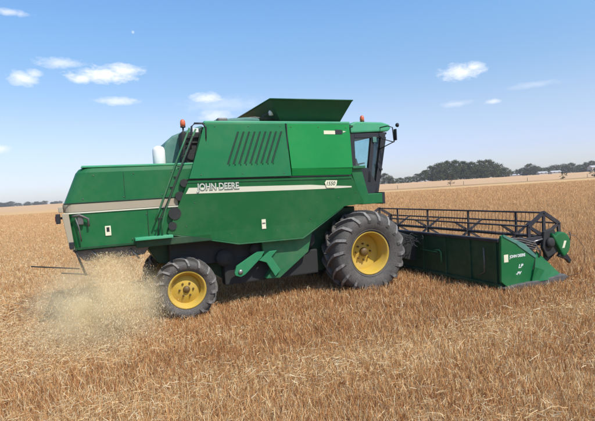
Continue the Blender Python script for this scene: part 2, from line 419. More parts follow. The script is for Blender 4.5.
# cab
mb = MB()
mb.prism([(.16, 3.70), (.16, 3.90), (.30, 3.97), (1.05, 3.955), (1.26, 3.90), (1.30, 3.80), (1.22, 3.735)], -.98, .98, .035)
cab = mb.build('cab_roof', M['roof'], comb)
mb = MB(); mb.box(.2, 1.20, -.93, .93, 3.665, 3.715, .01); mb.build('roof_lining', M['black'], cab)
cb = MB()   # cab frame: floor, pillars, sills
cb.prism([(.15, 2.02), (.98, 2.02), (1.0, 2.22), (.15, 2.22)], -.9, .9, .01)
cf = cb.build('cab_floor', M['black'], comb)
for sg in (1, -1):
    mb = MB(); v0, v1 = sg*.86, sg*.95
    mb.prism([(.14, 2.2), (.27, 2.2), (.27, 3.70), (.14, 3.70)], v0, v1, .01)                    # rear pillar
    mb.prism([(.27, 3.58), (1.14, 3.575), (1.16, 3.69), (.27, 3.70)], v0, v1, .01)               # top rail
    mb.prism([(.27, 2.2), (.80, 2.2), (.86, 2.40), (.60, 2.86), (.27, 2.87)], v0, v1, .008)      # door bottom
    mb.prism([(.74, 3.60), (.84, 3.60), (.66, 2.5), (.56, 2.5)], v0, v1, .008)                   # door edge
    mb.prism([(1.02, 3.60), (1.17, 3.60), (.86, 2.2), (.74, 2.2)], sg*.84, sg*.95, .01)         # front pillar
    dr = mb.build('cab_door_frame', M['black'], comb)
    mb = MB(); mb.prism([(.27, 2.86), (.60, 2.85), (.76, 3.59), (.27, 3.59)], sg*.895, sg*.905); mb.build('door_window', M['glass'], dr)
    mb = MB(); mb.prism([(.62, 2.5), (.80, 2.5), (1.06, 3.59), (.82, 3.59)], sg*.893, sg*.903); mb.build('corner_window', M['glass_dark'], dr)
mb = MB()
for k in range(10):
    pass
rings = []
for w, uf in ((2.2, .84), (2.7, .92), (3.2, 1.05), (3.66, 1.17)):
    rings.append([P(uf+.10*math.cos(t*math.pi/2)-.02, v, w) for t, v in [((abs(x)), x*.88) for x in [i/6 for i in range(-6, 7)]]])
mb.loft(rings, closed=False, smooth=True); mb.build('windscreen', M['glass'], comb)
mb = MB(); mb.tube([P(.98, .9, 2.6), P(1.10, .7, 3.1)], .012, 6); mb.tube([P(1.10, .7, 3.1), P(1.0, .72, 2.5)], .008, 5); mb.build('wiper', M['black'], comb)
mb = MB(); mb.box(.76, .87, .955, .985, 3.47, 3.60, .01); mb.build('cab_square', M['teal'], comb)  # small teal square on the door frame
mb = MB(); mb.box(.86, .90, .95, .99, 2.85, 2.95, .01); mb.box(.93, 1.0, .92, .98, 2.78, 2.84, .01); mb.build('door_handle', M['black'], comb)
# rear wall with a window so the sky reads through
mb = MB(); mb.box(.15, .19, -.9, .9, 2.2, 2.9); mb.build('cab_rear_wall', M['black'], comb)
mb = MB()
mb.box(.30, .66, -.28, .22, 2.62, 2.76, .05); mb.prism([(.22, 2.7), (.34, 2.7), (.30, 3.35), (.20, 3.35)], -.25, .2, .04); mb.box(.32, .5, -.2, .14, 2.22, 2.62)
mb.box(.36, .66, .22, .30, 2.92, 3.0, .02)
mb.build('driver_seat', M['seat'], comb)
mb = MB(); mb.tube([P(1.0, 0, 2.2), P(.88, 0, 2.98)], .04)
c0 = P(.87, 0, 3.0); ax = (P(1.0, 0, 2.2)-P(.88, 0, 2.98)).normalized(); s1 = Vector((0, 1, 0)); s2 = ax.cross(s1)
mb.tube([c0+(s1*math.cos(t)+s2*math.sin(t))*.19 for t in [2*math.pi*k/20 for k in range(20)]], .014, 6, closed=True)
mb.tube([c0-s1*.19, c0+s1*.19], .012, 6)
mb.build('steering_wheel', M['black'], comb)
mb = MB(); mb.tube([P(.72, .32, 2.22), P(.70, .32, 2.9), P(.62, .32, 3.12)], [.03, .03, .045]); mb.box(.60, .80, .26, .40, 2.80, 2.93, .02); mb.build('control_lever', M['black'], comb)
# fender strip and step below the door
mb = MB(); mb.prism([(-.10, 2.86), (.20, 2.86), (.36, 2.24), (.74, 2.24), (.74, 2.00), (.18, 2.0)], .97, 1.30, .015); mb.build('cab_step', M['green'], comb)
mb = MB(); mb.box(.74, .82, .97, 1.29, 1.98, 2.26, .01); mb.build('step_end', M['black'], comb)
mb = MB(); mb.prism([(-.05, 2.90), (.28, 2.90), (.28, 2.84), (-.05, 2.84)], .95, 1.36, .01); mb.build('fender_top', M['green_dull'], comb)
# mirrors
def mirror(sg):
    mb = MB()
    mb.tube([P(.98, sg*.97, 3.82), P(1.05, sg*1.2, 3.83), P(1.12, sg*1.3, 3.78), P(1.15, sg*1.3, 3.43)], .014, 6)
    mb.tube([P(1.0, sg*.93, 3.62), P(.9, sg*1.2, 3.52), P(1.14, sg*1.3, 3.43)], .012, 6)
    mb.tube([P(.95, sg*.95, 3.30), P(1.14, sg*1.3, 3.44)], .012, 6)
    m = mb.build('mirror_bracket', M['black'], comb)
    mb = MB(); mb.box(1.17, 1.20, sg*1.26, sg*1.36, 3.47, 3.74, .01); mb.build('mirror', M['black'], m)
    mb = MB(); mb.lathe([(0, 1.19), (.035, 1.2), (.05, 1.225), (.05, 1.25), (.02, 1.26), (0, 1.26)], (0, -sg*1.34, 3.83), 'x', 14); mb.build('spot_mirror', M['black'], m)
mirror(1); mirror(-1)

# chassis, shoe, axles, elevator
mb = MB(); mb.prism([(-4.7, 1.6), (.3, 1.95), (.3, .7), (-.6, .50), (-2.9, .46), (-3.35, .80), (-4.4, 1.1)], -.72, .72, .02)  # underside extended downward to deepen the shade beneath the machine
mb.build('chassis', M['green_dark'], comb)
mb = MB(); mb.box(-4.2, -1.4, .72, .98, 1.0, 1.5, .02); mb.box(-3.1, -.9, .70, 1.0, .50, 1.05, .03)  # lower box added to deepen the shade between the wheels
for u, w, r in ((-3.1, 1.1, .18), (-2.4, 1.2, .14), (-1.2, 1.3, .2)): mb.lathe([(r, 0), (r, -.05), (0, -.06)], P(u, 1.06, w), 'y', 20)
mb.build('cleaning_shoe', M['dark'], comb)
mb = MB(); mb.tube([P(.15, -.95, .95), P(.15, .95, .95)], .16, 16); mb.build('front_axle', M['green_dark'], comb)
mb = MB(); mb.box(-4.0, -3.82, -1.1, 1.1, .5, .68, .02); mb.box(-4.05, -3.77, -.15, .15, .6, 1.2, .02); mb.build('rear_axle', M['green_dark'], comb)
mb = MB(); mb.prism([(.25, 1.7), (.25, .95), (2.15, .35), (2.15, 1.0)], -.62, .62, .02); mb.build('feeder_house', M['dark'], comb)
mb = MB(); mb.prism([(-2.30, 1.5), (-1.05, 1.62), (-1.22, 1.04), (-1.93, .54), (-2.24, .56), (-2.02, .86), (-2.28, 1.1)], .9, 1.2, .015)
el = mb.build('grain_elevator', M['green_dull'], comb)
mb = MB(); mb.prism([(-2.95, .78), (-2.90, .92), (-2.42, 1.18), (-2.26, 1.17), (-2.34, 1.04), (-2.72, .72), (-2.82, .68), (-2.93, .72)], 1.2, 1.25, .012)
mb.prism([(-2.40, .98), (-2.16, 1.16), (-1.98, 1.16), (-2.12, 1.03), (-1.93, .72), (-2.06, .60), (-2.24, .92)], 1.2, 1.27, .012)
arm = mb.build('elevator_bracket', M['bracket'], el)
mb = MB(); mb.lathe([(.05, 0), (.05, -.02), (.02, -.03), (0, -.03)], P(-2.82, 1.25, .79), 'y', 14); mb.build('bracket_pin', M['steel'], el)
mb = MB(); mb.tube([P(-2.6, -.9, .75), P(-.9, 1.15, 1.9)], .07, 10); mb.build('auger_tube', M['green_dark'], comb)

# ------------------------------------------------------------------ wheels
def make_wheel(Rt, W, rim, lug_n, lug_h, disc, nb, front):
    """hub centre at the origin, outer side towards -y"""
    Rc = Rt-lug_h; H = W/2
    prof = [(rim, -H*.70), (rim+.03, -H*.78), (rim+.35*(Rc-rim), -H*.97), (rim+.62*(Rc-rim), -H*1.0), (Rc-.10*Rt, -H*.97), (Rc-.045*Rt, -H*.88), (Rc-.012, -H*.6), (Rc, 0)]
    prof = prof+[(r, -y) for r, y in prof[-2::-1]]
    mb = MB(); mb.lathe(prof, seg=72, caps=False)
    def surf(y):     # carcass radius at y
        y = abs(y)
        pts = [(0, Rc), (H*.6, Rc-.012), (H*.88, Rc-.045*Rt), (H*.97, Rc-.10*Rt)]
        for (a, ra), (b, rb) in zip(pts, pts[1:]):
            if y <= b: return ra+(rb-ra)*(y-a)/(b-a)
        return pts[-1][1]
    bm = mb.bm
    for sgn in (-1, 1):
        for k in range(lug_n):
            th0 = 2*math.pi*(k+(.5 if sgn > 0 else 0))/lug_n
            st = []
            n = 7
            for i in range(n):
                s = i/(n-1)
                y = sgn*(-.03*W+s*(H*.97+.03*W)); th = th0-.36*(s**.85)*(.92/Rt)**.3
                r0 = surf(y)-.015; r1 = surf(y)+lug_h*(1-.12*s)
                if s > .98: r1 = r0+.04
                hw = (.028+.010*s)*(Rt/.92)
                st.append((y, th, r0, r1, hw))
            # run down over the shoulder
            st.append((sgn*H*1.015, st[-1][1]-.03, Rc-.24*Rt*.9, Rc-.15*Rt, .030*(Rt/.92)))
            prev = None
            for y, th, r0, r1, hw in st:
                c = []
                for (r, h) in ((r0, hw*1.25), (r1, hw*.8), (r1, -hw*.8), (r0, -hw*1.25)):
                    a = th+h/r
                    yy = y+ (sgn*.018 if r == r1 and abs(y) > H*.9 else 0)
                    c.append(bm.verts.new((r*math.cos(a), yy, r*math.sin(a))))
                if prev:
                    for j in range(4): bm.faces.new((prev[j], prev[(j+1) % 4], c[(j+1) % 4], c[j])).material_index = 1 if j == 1 else 0
                else: bm.faces.new(c)
                prev = c
            bm.faces.new(prev[::-1])
    bmesh.ops.recalc_face_normals(bm, faces=bm.faces)
    # raised ring round the bead
    mb.lathe([(rim+.05, -H*.80), (rim+.065, -H*.88), (rim+.08, -H*.84)], seg=72, caps=False)
    tyre = mb
    rb = MB()
    rb.lathe([(rim+.025, -H*.74), (rim+.03, -H*.80), (rim+.012, -H*.81), (rim-.012, -H*.76), (rim-.02, -H*.62), (rim-.055, -H*.50), (rim-.06, disc+.0),
              (rim-.07, disc+.02), (rim-.07, disc+.05), (rim-.04, disc+.05), (rim-.03, -H*.4), (rim-.02, H*.1), (rim-.03, H*.5), (rim-.01, H*.76), (rim+.025, H*.74)], seg=72, caps=False)
    db = MB()
    hubr = .17 if front else .12
    db.lathe([(rim-.05, disc+.01), (rim*.80, disc-.0), (rim*.62, disc+(.03 if front else -.03)), (hubr*1.35, disc+(.03 if front else -.05)), (hubr, disc+(.0 if front else -.06)), (hubr*.4, disc-(.02 if front else .07)), (.02, disc-(.02 if front else .07))], seg=48, caps=False)
    db.lathe([(rim-.05, disc+.035), (.05, disc+.05)], seg=48, caps=False)
    hb = MB()
    hb.lathe([(hubr*.62, disc+.02), (hubr*.60, disc-.07), (hubr*.5, disc-.10), (0, disc-.105)], seg=24)
    for i in range(nb):
        t = 2*math.pi*i/nb
        c = Vector((math.cos(t)*hubr*1.12, disc-(.02 if front else .06), math.sin(t)*hubr*1.12))
        hb.lathe([(.022, .03), (.022, -.02), (.010, -.022), (.010, -.035), (0, -.036)], c, 'y', 6, smooth=False)
    return tyre, rb, db, hb
def put_wheel(spec, u, v, w, ang=0):
    root = empty('wheel', P(u, v, w), math.pi if v < 0 else 0, comb)
    t, r, d, h = make_wheel(*spec)
    t = t.build('tyre', M['tyre'], root); t.data.materials.append(M['lug']); r = r.build('rim', M['yellow'], root)
    d.build('wheel_disc', M['yellow'], root); h.build('hub', M['hubm'], root)
    t.rotation_euler[1] = ang
M['hubm'] = plain('greasy_hub', (.13, .075, .02), .55)
FW = (.99, .80, .47, 18, .078, .02, 8, True); RW = (.64, .54, .35, 15, .055, -.05, 6, False)
put_wheel(FW, .19, 1.21, .885, .1); put_wheel(FW, .19, -1.21, .885)
put_wheel(RW, -3.96, 1.16, .585, .2); put_wheel(RW, -3.96, -1.16, .585)

# ------------------------------------------------------------------ header
HW = 3.4
mb = MB()
mb.prism([(2.17, .14), (2.17, 1.08), (2.22, 1.10), (2.24, .30), (2.42, .12), (3.25, .08), (3.25, .05), (2.4, .06)], -HW, HW)
hd = mb.build('header', M['green_dark'], comb)  # dark green puts the shade of the header's back into its colour
mb = MB(); mb.box(2.12, 2.25, -HW, HW, 1.085, 1.15, .012); mb.build('top_beam', M['reelm'], hd)
mb = MB()
for v in (-3.2, -2.2, -1.1, .9, 1.75, 2.55, 3.3): mb.box(2.13, 2.17, v-.03, v+.03, .16, 1.09, .006)
mb.box(2.10, 2.168, -HW, HW, .12, .2, .01)
mb.build('frame_rib', M['green_dark'], hd)
mb = MB(); mb.tube([P(2.06, .9, .72), P(2.06, 1.55, .71)], .012, 6); mb.tube([P(2.10, 1.42, .74), P(2.08, 1.62, .76), P(2.08, 1.66, .70), P(2.1, 1.66, .46)], .024, 8); mb.build('lift_strut', M['green_dull'], hd)
mb = MB(); mb.tube([P(2.1, 3.02, .95), P(2.08, 3.05, .6), P(2.1, 3.02, .42), P(2.12, 2.8, .30)], .016, 6); mb.build('hydraulic_pipe', M['grey'], hd)
# trash wound up by the axle
mb = MB()
for k in range(26):
    a = P(1.7+random.uniform(-.1, .35), .75+random.uniform(0, .4), .98+random.uniform(-.1, .14)); d = Vector((random.uniform(-.2, .2), random.uniform(-.35, .1), random.uniform(-.12, .1)))
    mb.tube([a, a+d*.6+Vector((0, 0, .03)), a+d], random.uniform(.004, .012), 4)
mb.build('hydraulic_hose', M['dark'], hd)
# auger, cutter bar
mb = MB(); mb.tube([P(2.62, -3.3, .42), P(2.62, 3.3, .42)], .17, 16)
for k in range(2):
    sg = 1 if k else -1; n = 110
    pr = None
    for i in range(n):
        t = i/(n-1); v = sg*(.45+2.8*t); a = sg*t*2*math.pi*5
        c = P(2.62, v, .42); e = Vector((math.cos(a), 0, math.sin(a)))
        vs = [mb.bm.verts.new(c+e*.16), mb.bm.verts.new(c+e*.29)]
        if pr: mb.bm.faces.new((pr[0], pr[1], vs[1], vs[0]))
        pr = vs
mb.build('auger', M['steel'], hd)
mb = MB(); mb.box(3.24, 3.34, -3.35, 3.35, .07, .10)
for k in range(88):
    v = -3.32+k*.0763; mb.prism([(v-.018, .07), (v+.018, .07), (v+.006, .1), (v-.006, .1)], 3.3, 3.44, axis='u')
mb.build('cutter_bar', M['grey'], hd)
# reel
RC = (3.60, 1.06); RR = .54
def rv(k, r=RR): a = R(90+60*k); return RC[0]+r*math.cos(a), RC[1]+r*math.sin(a)
sp_v = [-3.28, -2.2, -.67, 1.0, 2.55, 3.30]
mb = MB(); mb.tube([P(RC[0], -3.35, RC[1]), P(RC[0], 3.35, RC[1])], .04, 12); mb.build('reel_tube', M['reelm'], hd)
for v in sp_v:
    mb = MB()
    for k in range(6):
        (a, b), (c, d) = rv(k), rv(k+1)
        dx, dy = c-a, d-b; L = math.hypot(dx, dy); q_ = .042; nx, ny = -dy/L*q_, dx/L*q_
        if abs(v) > 3.25: mb.prism([(a-nx, b-ny), (c-nx, d-ny), (c+nx, d+ny), (a+nx, b+ny)], v-.02, v+.02)
        (e, f) = RC; dx, dy = a-e, b-f; L = math.hypot(dx, dy); q_ = .028 if abs(v) > 3.25 else .018; nx, ny = -dy/L*q_, dx/L*q_
        mb.prism([(a-nx, b-ny), (e-nx*1.8, f-ny*1.8), (e+nx*1.8, f+ny*1.8), (a+nx, b+ny)], v-.018, v+.018)
        (g, h) = rv(k+.5, RR*.80)
    mb.build('reel_spider', M['reelm'], hd)
for k in range(6):
    u, w = rv(k); mb = MB(); mb.tube([P(u, -3.34, w), P(u, 3.34, w)], .021, 8)
    n = 60
    for i in range(n):
        v = -3.28+6.56*i/(n-1)
        mb.tube([P(u, v, w), P(u-.01, v, w-.06), P(u-.03, v, w-.25)], .0055, 4)
    mb.build('reel_bar', M['reelm'], hd)
# reel arms, lift rams
for sg in (1, -1):
    mb = MB(); v = sg*3.38
    mb.prism([(2.2, 1.08), (2.2, 1.17), (3.0, 1.10), (3.66, 1.10), (3.66, 1.01), (3.0, .98)], v-.03, v+.03, .008)
    mb.build('reel_arm', M['reelm'], hd)
    mb = MB(); mb.tube([P(2.3, sg*3.42, .85), P(3.1, sg*3.42, 1.0)], .03, 8); mb.tube([P(3.1, sg*3.42, 1.0), P(3.4, sg*3.42, 1.04)], .016, 8)
    mb.build('lift_ram', M['steel'], hd)
    mb = MB()
    for j in range(4): mb.tube([P(2.25+.05*j, sg*(3.40+.02*j), 1.16), P(2.7, sg*3.44, 1.12-.05*j), P(3.1+.05*j, sg*3.46, 1.0-.06*j), P(3.3, sg*3.44, .80-.04*j), P(3.25, sg*3.44, .66)], .013, 6)
    mb.build('hydraulic_hose', M['grey'], hd)
    mb = MB(); mb.prism([(2.12, .26), (2.16, 1.22), (2.26, 1.24), (2.76, .98), (3.12, .68), (2.93, .15), (2.3, .12)], sg*(HW), sg*(HW+.06), .015)
    ep = mb.build('end_panel', M['green'], hd)
    if sg > 0:
        mb = MB(); mb.box(2.21, 2.33, HW+.056, HW+.064, .66, .82, .003)
        mb.build('emblem_sticker', M['sticker'], ep)
        text('maker_lettering', 'JOHN DEERE', .085, M['white'], ep, P(2.37, HW+.063, .735), (R(90), 0, 0), .002, 0, .92)
        text('unit_mark', 'LP', .11, M['white'], ep, P(2.60, HW+.063, .50), (R(90), 0, 0), .002, .4, 1.1)
        text('unit_mark', '-PV', .09, M['white'], ep, P(2.52, HW+.063, .36), (R(90), 0, 0), .002, .4, 1.1)
        mb = MB(); mb.prism([(2.62, .97), (2.56, 1.02), (2.2, 1.2), (2.2, 1.25), (2.8, 1.0), (3.15, .70), (3.1, .66)], HW+.05, HW+.075, .005); mb.build('panel_rim', M['teal'], ep)
    # divider: a bulged cone from the panel to the nose
    mb = MB()
    rings = []
    for t in [0, .15, .35, .6, .85, 1]:
        uu = 3.0+.95*t
        top = .74*(1-t)**1.0+.17; hw = .16*(1-t)+.02
        ap = 3.22+.7*t
        rings.append([P(2.94+1.02*t, sg*(HW+.05+.10*math.sin(math.pi*min(1, t+.15))), .16), P(3.02+.95*t, sg*(HW+.10*(1-t)+.02), .16+.32*(1-t)), P(3.22+.75*t, sg*(HW), .80*(1-t)+.17*t), P(3.1+.88*t, sg*(HW-.06), .16+.2*(1-t)), P(2.94+1.02*t, sg*(HW-.10), .14)])
    mb.loft(rings); mb.build('crop_divider', M['green'], hd)
    mb = MB(); mb.prism([(2.14, .13), (2.3, .05), (3.85, .05), (4.04, .13), (3.95, .21), (2.95, .18), (2.4, .17)], sg*(HW-.05), sg*(HW+.13), .015); mb.build('skid', M['grey'], hd)
    mb = MB(); mb.prism([(3.42, 1.20), (3.72, 1.26), (3.82, 1.05), (3.80, .70), (3.5, .62), (3.36, .85)], sg*(HW-.02), sg*(HW+.06), .02)
    mb.lathe([(.11, 0), (.11, -sg*.06), (.04, -sg*.07), (0, -sg*.07)], P(3.55, sg*(HW+.06), .95), 'y', 18); mb.build('reel_drive', M['dark'], hd)
    # drive shield
    mb = MB(); c = (3.86, .88); pts = [(c[0]+.28*math.cos(R(a)), c[1]+.28*math.sin(R(a))) for a in range(-78, 133, 14)]
    pts += [(3.60, 1.17), (3.58, 1.10)]
    mb.prism(pts, sg*(HW+.0), sg*(HW+.13), .035); sh = mb.build('drive_shield', M['green'], hd)
    if sg > 0:
        mb = MB(); mb.prism([(3.86, .80), (3.93, .80), (4.0, .95), (3.93, .96)], HW+.125, HW+.136); mb.build('shield_sticker', M['sticker'], sh)
    mb = MB(); mb.prism([(3.80, .62), (4.05, .52), (4.16, .42), (4.20, .50), (4.08, .64), (3.9, .72)], sg*(HW+.02), sg*(HW+.09), .01); mb.tube([P(4.16, sg*3.45, .75), P(4.24, sg*3.45, 1.0), P(4.22, sg*3.45, 1.12)], .012, 6); mb.build('shield_bracket', M['black'], hd)
    mb = MB(); mb.tube([P(4.16, sg*3.42, 1.08), P(4.45, sg*3.44, 1.0), P(4.68, sg*3.45, .72), P(4.70, sg*3.45, .42), P(4.55, sg*3.45, .15), P(4.0, sg*3.42, .12)], .005, 5); mb.build('divider_rod', M['grey'], hd)

# ------------------------------------------------------------------ ground
def hgt(x, y):
    t = np.clip((y-215)/115, 0, 1); s = t*t*(3-2*t)
    und = .05*np.sin(x*.07+1.3)*np.sin(y*.05)*np.clip((y-25)/40, 0, 1)
    far = .9*np.clip((y-400)/600, 0, 1)*np.clip((x+200)/500, 0, 1)
    return 2.15*s+und*(1-s)+far*0
def sheet():
    ys = np.concatenate([np.linspace(-60, 0, 7), np.linspace(4, 60, 40), np.linspace(64, 400, 85), np.linspace(430, 1500, 30), [2500, 4500]])
    xs = np.concatenate([[-3500, -1800], np.linspace(-1000, -160, 20), np.linspace(-150, 300, 120), np.linspace(320, 1200, 20), [2000, 3500]])
    X, Y = np.meshgrid(xs, ys); Z = hgt(X, Y)
    vs = np.stack([X, Y, Z], -1).reshape(-1, 3); w = len(xs); fs = []
    for j in range(len(ys)-1):
        for i in range(w-1): fs.append((j*w+i, j*w+i+1, (j+1)*w+i+1, (j+1)*w+i))
    me = bpy.data.meshes.new('field'); me.from_pydata(vs.tolist(), [], fs)
    for p in me.polygons: p.use_smooth = True
    o = bpy.data.objects.new('field', me); COL.objects.link(o); return o
cA, sA = math.cos(HEAD), math.sin(HEAD)
def field_mat():
    m, nt, b = nodes_of('stubble_soil'); g = nt.nodes.new('ShaderNodeNewGeometry'); pos = g.outputs['Position']
    sx = nt.nodes.new('ShaderNodeSeparateXYZ'); nt.links.new(pos, sx.inputs[0]); X, Y = sx.outputs[0], sx.outputs[1]
    # coordinate across the drill rows (perpendicular to the machine's heading)
    v = math_(nt, 'ADD', math_(nt, 'MULTIPLY', X, sA), math_(nt, 'MULTIPLY', Y, -cA))
    u = math_(nt, 'ADD', math_(nt, 'MULTIPLY', X, cA), math_(nt, 'MULTIPLY', Y, sA))
    cv = nt.nodes.new('ShaderNodeCombineXYZ'); nt.links.new(math_(nt, 'MULTIPLY', u, .06), cv.inputs[0]); nt.links.new(v, cv.inputs[1])
    fine = noise(nt, 9, 8, .75, pos); mid = noise(nt, .9, 5, .6, pos); big = noise(nt, .045, 4, .6, pos)
    rows = noise(nt, .55, 4, .6, cv.outputs[0])
    c1 = mixrgb(nt, mrange(nt, fine, .35, .65), (.19, .10, .045), (.50, .33, .165))
    c2 = mixrgb(nt, mrange(nt, mid, .35, .7, 0, .5), c1, (.56, .40, .22))
    # far ground reads as unbroken ripe straw
    far1 = mixrgb(nt, mrange(nt, rows, .35, .65), (.47, .28, .115), (.62, .40, .19))
    far1 = mixrgb(nt, mrange(nt, big, .35, .65, 0, .55), far1, (.56, .35, .165))
    fm = mrange(nt, Y, 16, 55)
    c3 = mixrgb(nt, fm, c2, far1)
    # beyond the fence: paler, pinker paddock; verge of dry weeds on the fence line
    c4 = mixrgb(nt, mrange(nt, Y, 197, 201), c3, mixrgb(nt, mrange(nt, rows, .3, .7), (.48, .29, .15), (.58, .38, .21)))
    d = math_(nt, 'ABSOLUTE', math_(nt, 'SUBTRACT', Y, 182)); wv = noise(nt, .12, 3, .6, pos)
    vg = math_(nt, 'MULTIPLY', mrange(nt, d, 8, 24, 1, 0), mrange(nt, wv, .35, .55, .35, .9))
    c5 = mixrgb(nt, math_(nt, 'MULTIPLY', vg, mrange(nt, X, 10, 40)), c4, (.27, .17, .09))
    nt.links.new(c5, b.inputs['Base Color']); b.inputs['Roughness'].default_value = .95
    b.inputs['Specular IOR Level'].default_value = .1
    bump(nt, b, fine, .8, .05)
    return m
fld = sheet(); fld.data.materials.append(field_mat()); tag(fld, kind='structure')

# ------------------------------------------------------------------ stubble, straw, standing grain
def uv_of(x, y):
    dx, dy = x-ORG.x, y-ORG.y
    return dx*cA+dy*sA, dx*sA-dy*cA
def vnoise(x, y, s, seed=0):
    """cheap smooth value noise"""
    r = np.random.default_rng(seed).random((64, 64)); X, Y = x/s, y/s
    xi, yi = np.floor(X).astype(int), np.floor(Y).astype(int); fx, fy = X-xi, Y-yi
    fx, fy = fx*fx*(3-2*fx), fy*fy*(3-2*fy)
    g = lambda a, b: r[a % 64, b % 64]
    return (g(xi, yi)*(1-fx)+g(xi+1, yi)*fx)*(1-fy)+(g(xi, yi+1)*(1-fx)+g(xi+1, yi+1)*fx)*fy
PAL = np.array([(.44, .195, .075), (.58, .30, .115), (.67, .42, .19), (.80, .61, .33), (.88, .74, .48), (.22, .10, .045)])
def pick(n, wts):
    c = np.cumsum(wts, 1); c /= c[:, -1:]; r = rng.random((n, 1)); i = (r > c).sum(1)
    return PAL[i]*(.8+.4*rng.random((n, 1)))
def stalk_mat():
    m, nt, b = nodes_of('dry_straw')
    a = nt.nodes.new('ShaderNodeVertexColor'); a.layer_name = 'Col'
    nt.links.new(a.outputs[0], b.inputs['Base Color']); b.inputs['Roughness'].default_value = .75
    b.inputs['Specular IOR Level'].default_value = .25
    tr = nt.nodes.new('ShaderNodeBsdfTranslucent'); nt.links.new(a.outputs[0], tr.inputs[0])
    mx = nt.nodes.new('ShaderNodeMixShader'); mx.inputs[0].default_value = .25
    out = nt.nodes['Material Output']
    nt.links.new(b.outputs[0], mx.inputs[1]); nt.links.new(tr.outputs[0], mx.inputs[2]); nt.links.new(mx.outputs[0], out.inputs[0])
    return m
M['stalk'] = stalk_mat()
def blades(name, base, vec, width, col, label, cat):
    """thin two-segment blades: base (n,3), vec (n,3), width (n), col (n,3)"""
    n = len(base); up = vec/np.linalg.norm(vec, axis=1, keepdims=True)
    a = rng.random(n)*2*np.pi; rnd = np.stack([np.cos(a), np.sin(a), .2*rng.standard_normal(n)], 1)
    sd = np.cross(up, rnd); sd /= np.linalg.norm(sd, axis=1, keepdims=True)+1e-9; sd *= width[:, None]*.5
    bend = rng.standard_normal((n, 3))*np.linalg.norm(vec, axis=1, keepdims=True)*.06
    mid = base+vec*.55+bend; tip = base+vec
    V = np.stack([base-sd, base+sd, mid-sd, mid+sd, tip-sd*.5, tip+sd*.5], 1).reshape(-1, 3)
    i = np.arange(n)[:, None]*6
    F = np.concatenate([i+np.array([[0, 1, 3, 2]]), i+np.array([[2, 3, 5, 4]])], 1).reshape(-1, 4)
    me = bpy.data.meshes.new(name); me.vertices.add(len(V)); me.vertices.foreach_set('co', V.astype(np.float32).ravel())
    nf = len(F); me.loops.add(nf*4); me.loops.foreach_set('vertex_index', F.astype(np.int32).ravel())
    me.polygons.add(nf); me.polygons.foreach_set('loop_start', np.arange(0, nf*4, 4, dtype=np.int32)); me.polygons.foreach_set('loop_total', np.full(nf, 4, np.int32))
    me.update(calc_edges=True)
    ca = me.color_attributes.new('Col', 'FLOAT_COLOR', 'POINT')
    C = np.repeat(np.concatenate([col, np.ones((n, 1))], 1), 6, 0); ca.data.foreach_set('color', C.astype(np.float32).ravel())
    me.materials.append(M['stalk'])
    o = bpy.data.objects.new(name, me); COL.objects.link(o); tag(o, label, cat, kind='stuff'); return o
def scatter(n, y0, y1, flat=8.):
    y = np.exp(rng.uniform(math.log(y0), math.log(y1), n)); keep = rng.random(n) < np.minimum(1, y/flat); y = y[keep]
    x = rng.uniform(-1, 1, len(y))*(.76*y+2.0)
    return x, y
def windrow(v):  # straw left by the previous pass, plus patchiness
    return np.exp(-((v-5.2)/.62)**2)+.75*np.exp(-((v-7.6)/.5)**2)+.35*np.exp(-((v-2.9)/.4)**2)+.9*np.exp(-((v-12.6)/.8)**2)
# clumps of cut stalks
x, y = scatter(105000, 3.4, 130)
u, v = uv_of(x, y)    # most plants stand in drill rows along the machine's heading
vr = np.round(v/.21)*.21+rng.normal(0, .022, len(v)); v = np.where((rng.random(len(v)) < .75) & (y < 30), vr, v)
x = ORG.x+u*cA+v*sA; y = ORG.y+u*sA-v*cA
K = 9
x = np.repeat(x, K); y = np.repeat(y, K); n = len(x)
sp = .026+.004*y
x = x+rng.standard_normal(n)*sp; y = y+rng.standard_normal(n)*sp
u, v = uv_of(x, y)
ahead = (u > 4.1) & (v < 3.45) & (v > -60)
behind = (u < -5.2)
pale = .30*vnoise(x, y, 1.6, 3)+.35*vnoise(x, y, .5, 4)+.35*vnoise(x, y, 7, 9)
wr = windrow(v)*(.5+.9*vnoise(x, y, .7, 5))
h = rng.uniform(.06, .17, n)*(.75+.5*vnoise(x, y, 2.2, 6)); h = np.where(ahead, h*1.9, h); h = np.where(behind & (abs(v) < 3.4), h*.7, h)
h *= 1+.004*np.minimum(y, 60)
lean = rng.standard_normal((n, 2))*.30
vec = np.stack([lean[:, 0]*h, lean[:, 1]*h, h], 1)
wid = (.0027+.00050*y)*(.7+.7*rng.random(n)); wid = np.minimum(wid, .06)
left = np.clip((-x-1.0)/5, 0, 1)*np.clip((y-5)/6, 0, 1)   # the ground behind the machine is strewn with chaff
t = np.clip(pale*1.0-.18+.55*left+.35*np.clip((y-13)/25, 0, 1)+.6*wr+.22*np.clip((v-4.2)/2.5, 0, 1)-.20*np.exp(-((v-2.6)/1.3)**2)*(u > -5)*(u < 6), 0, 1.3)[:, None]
W = np.concatenate([1.5*(1.1-np.minimum(t, 1)), 1.5*np.ones_like(t), .8+.8*t, .18+1.1*t, .05+.5*t, .55*(1-np.minimum(t, 1))+.04], 1)
base = np.stack([x, y, hgt(x, y)-.01], 1)
cols = pick(n, W); fd = (.88*np.clip((y-np.where(ahead, 7, 9))/np.where(ahead, 14, 26), 0, 1))[:, None]
cols = cols*(1-fd)+fd*np.array([.64, .395, .185])*(.85+.3*rng.random((n, 1)))
blades('stubble', base, vec, wid, cols, 'reddish brown cut grain stubble standing across the near field', 'stubble')
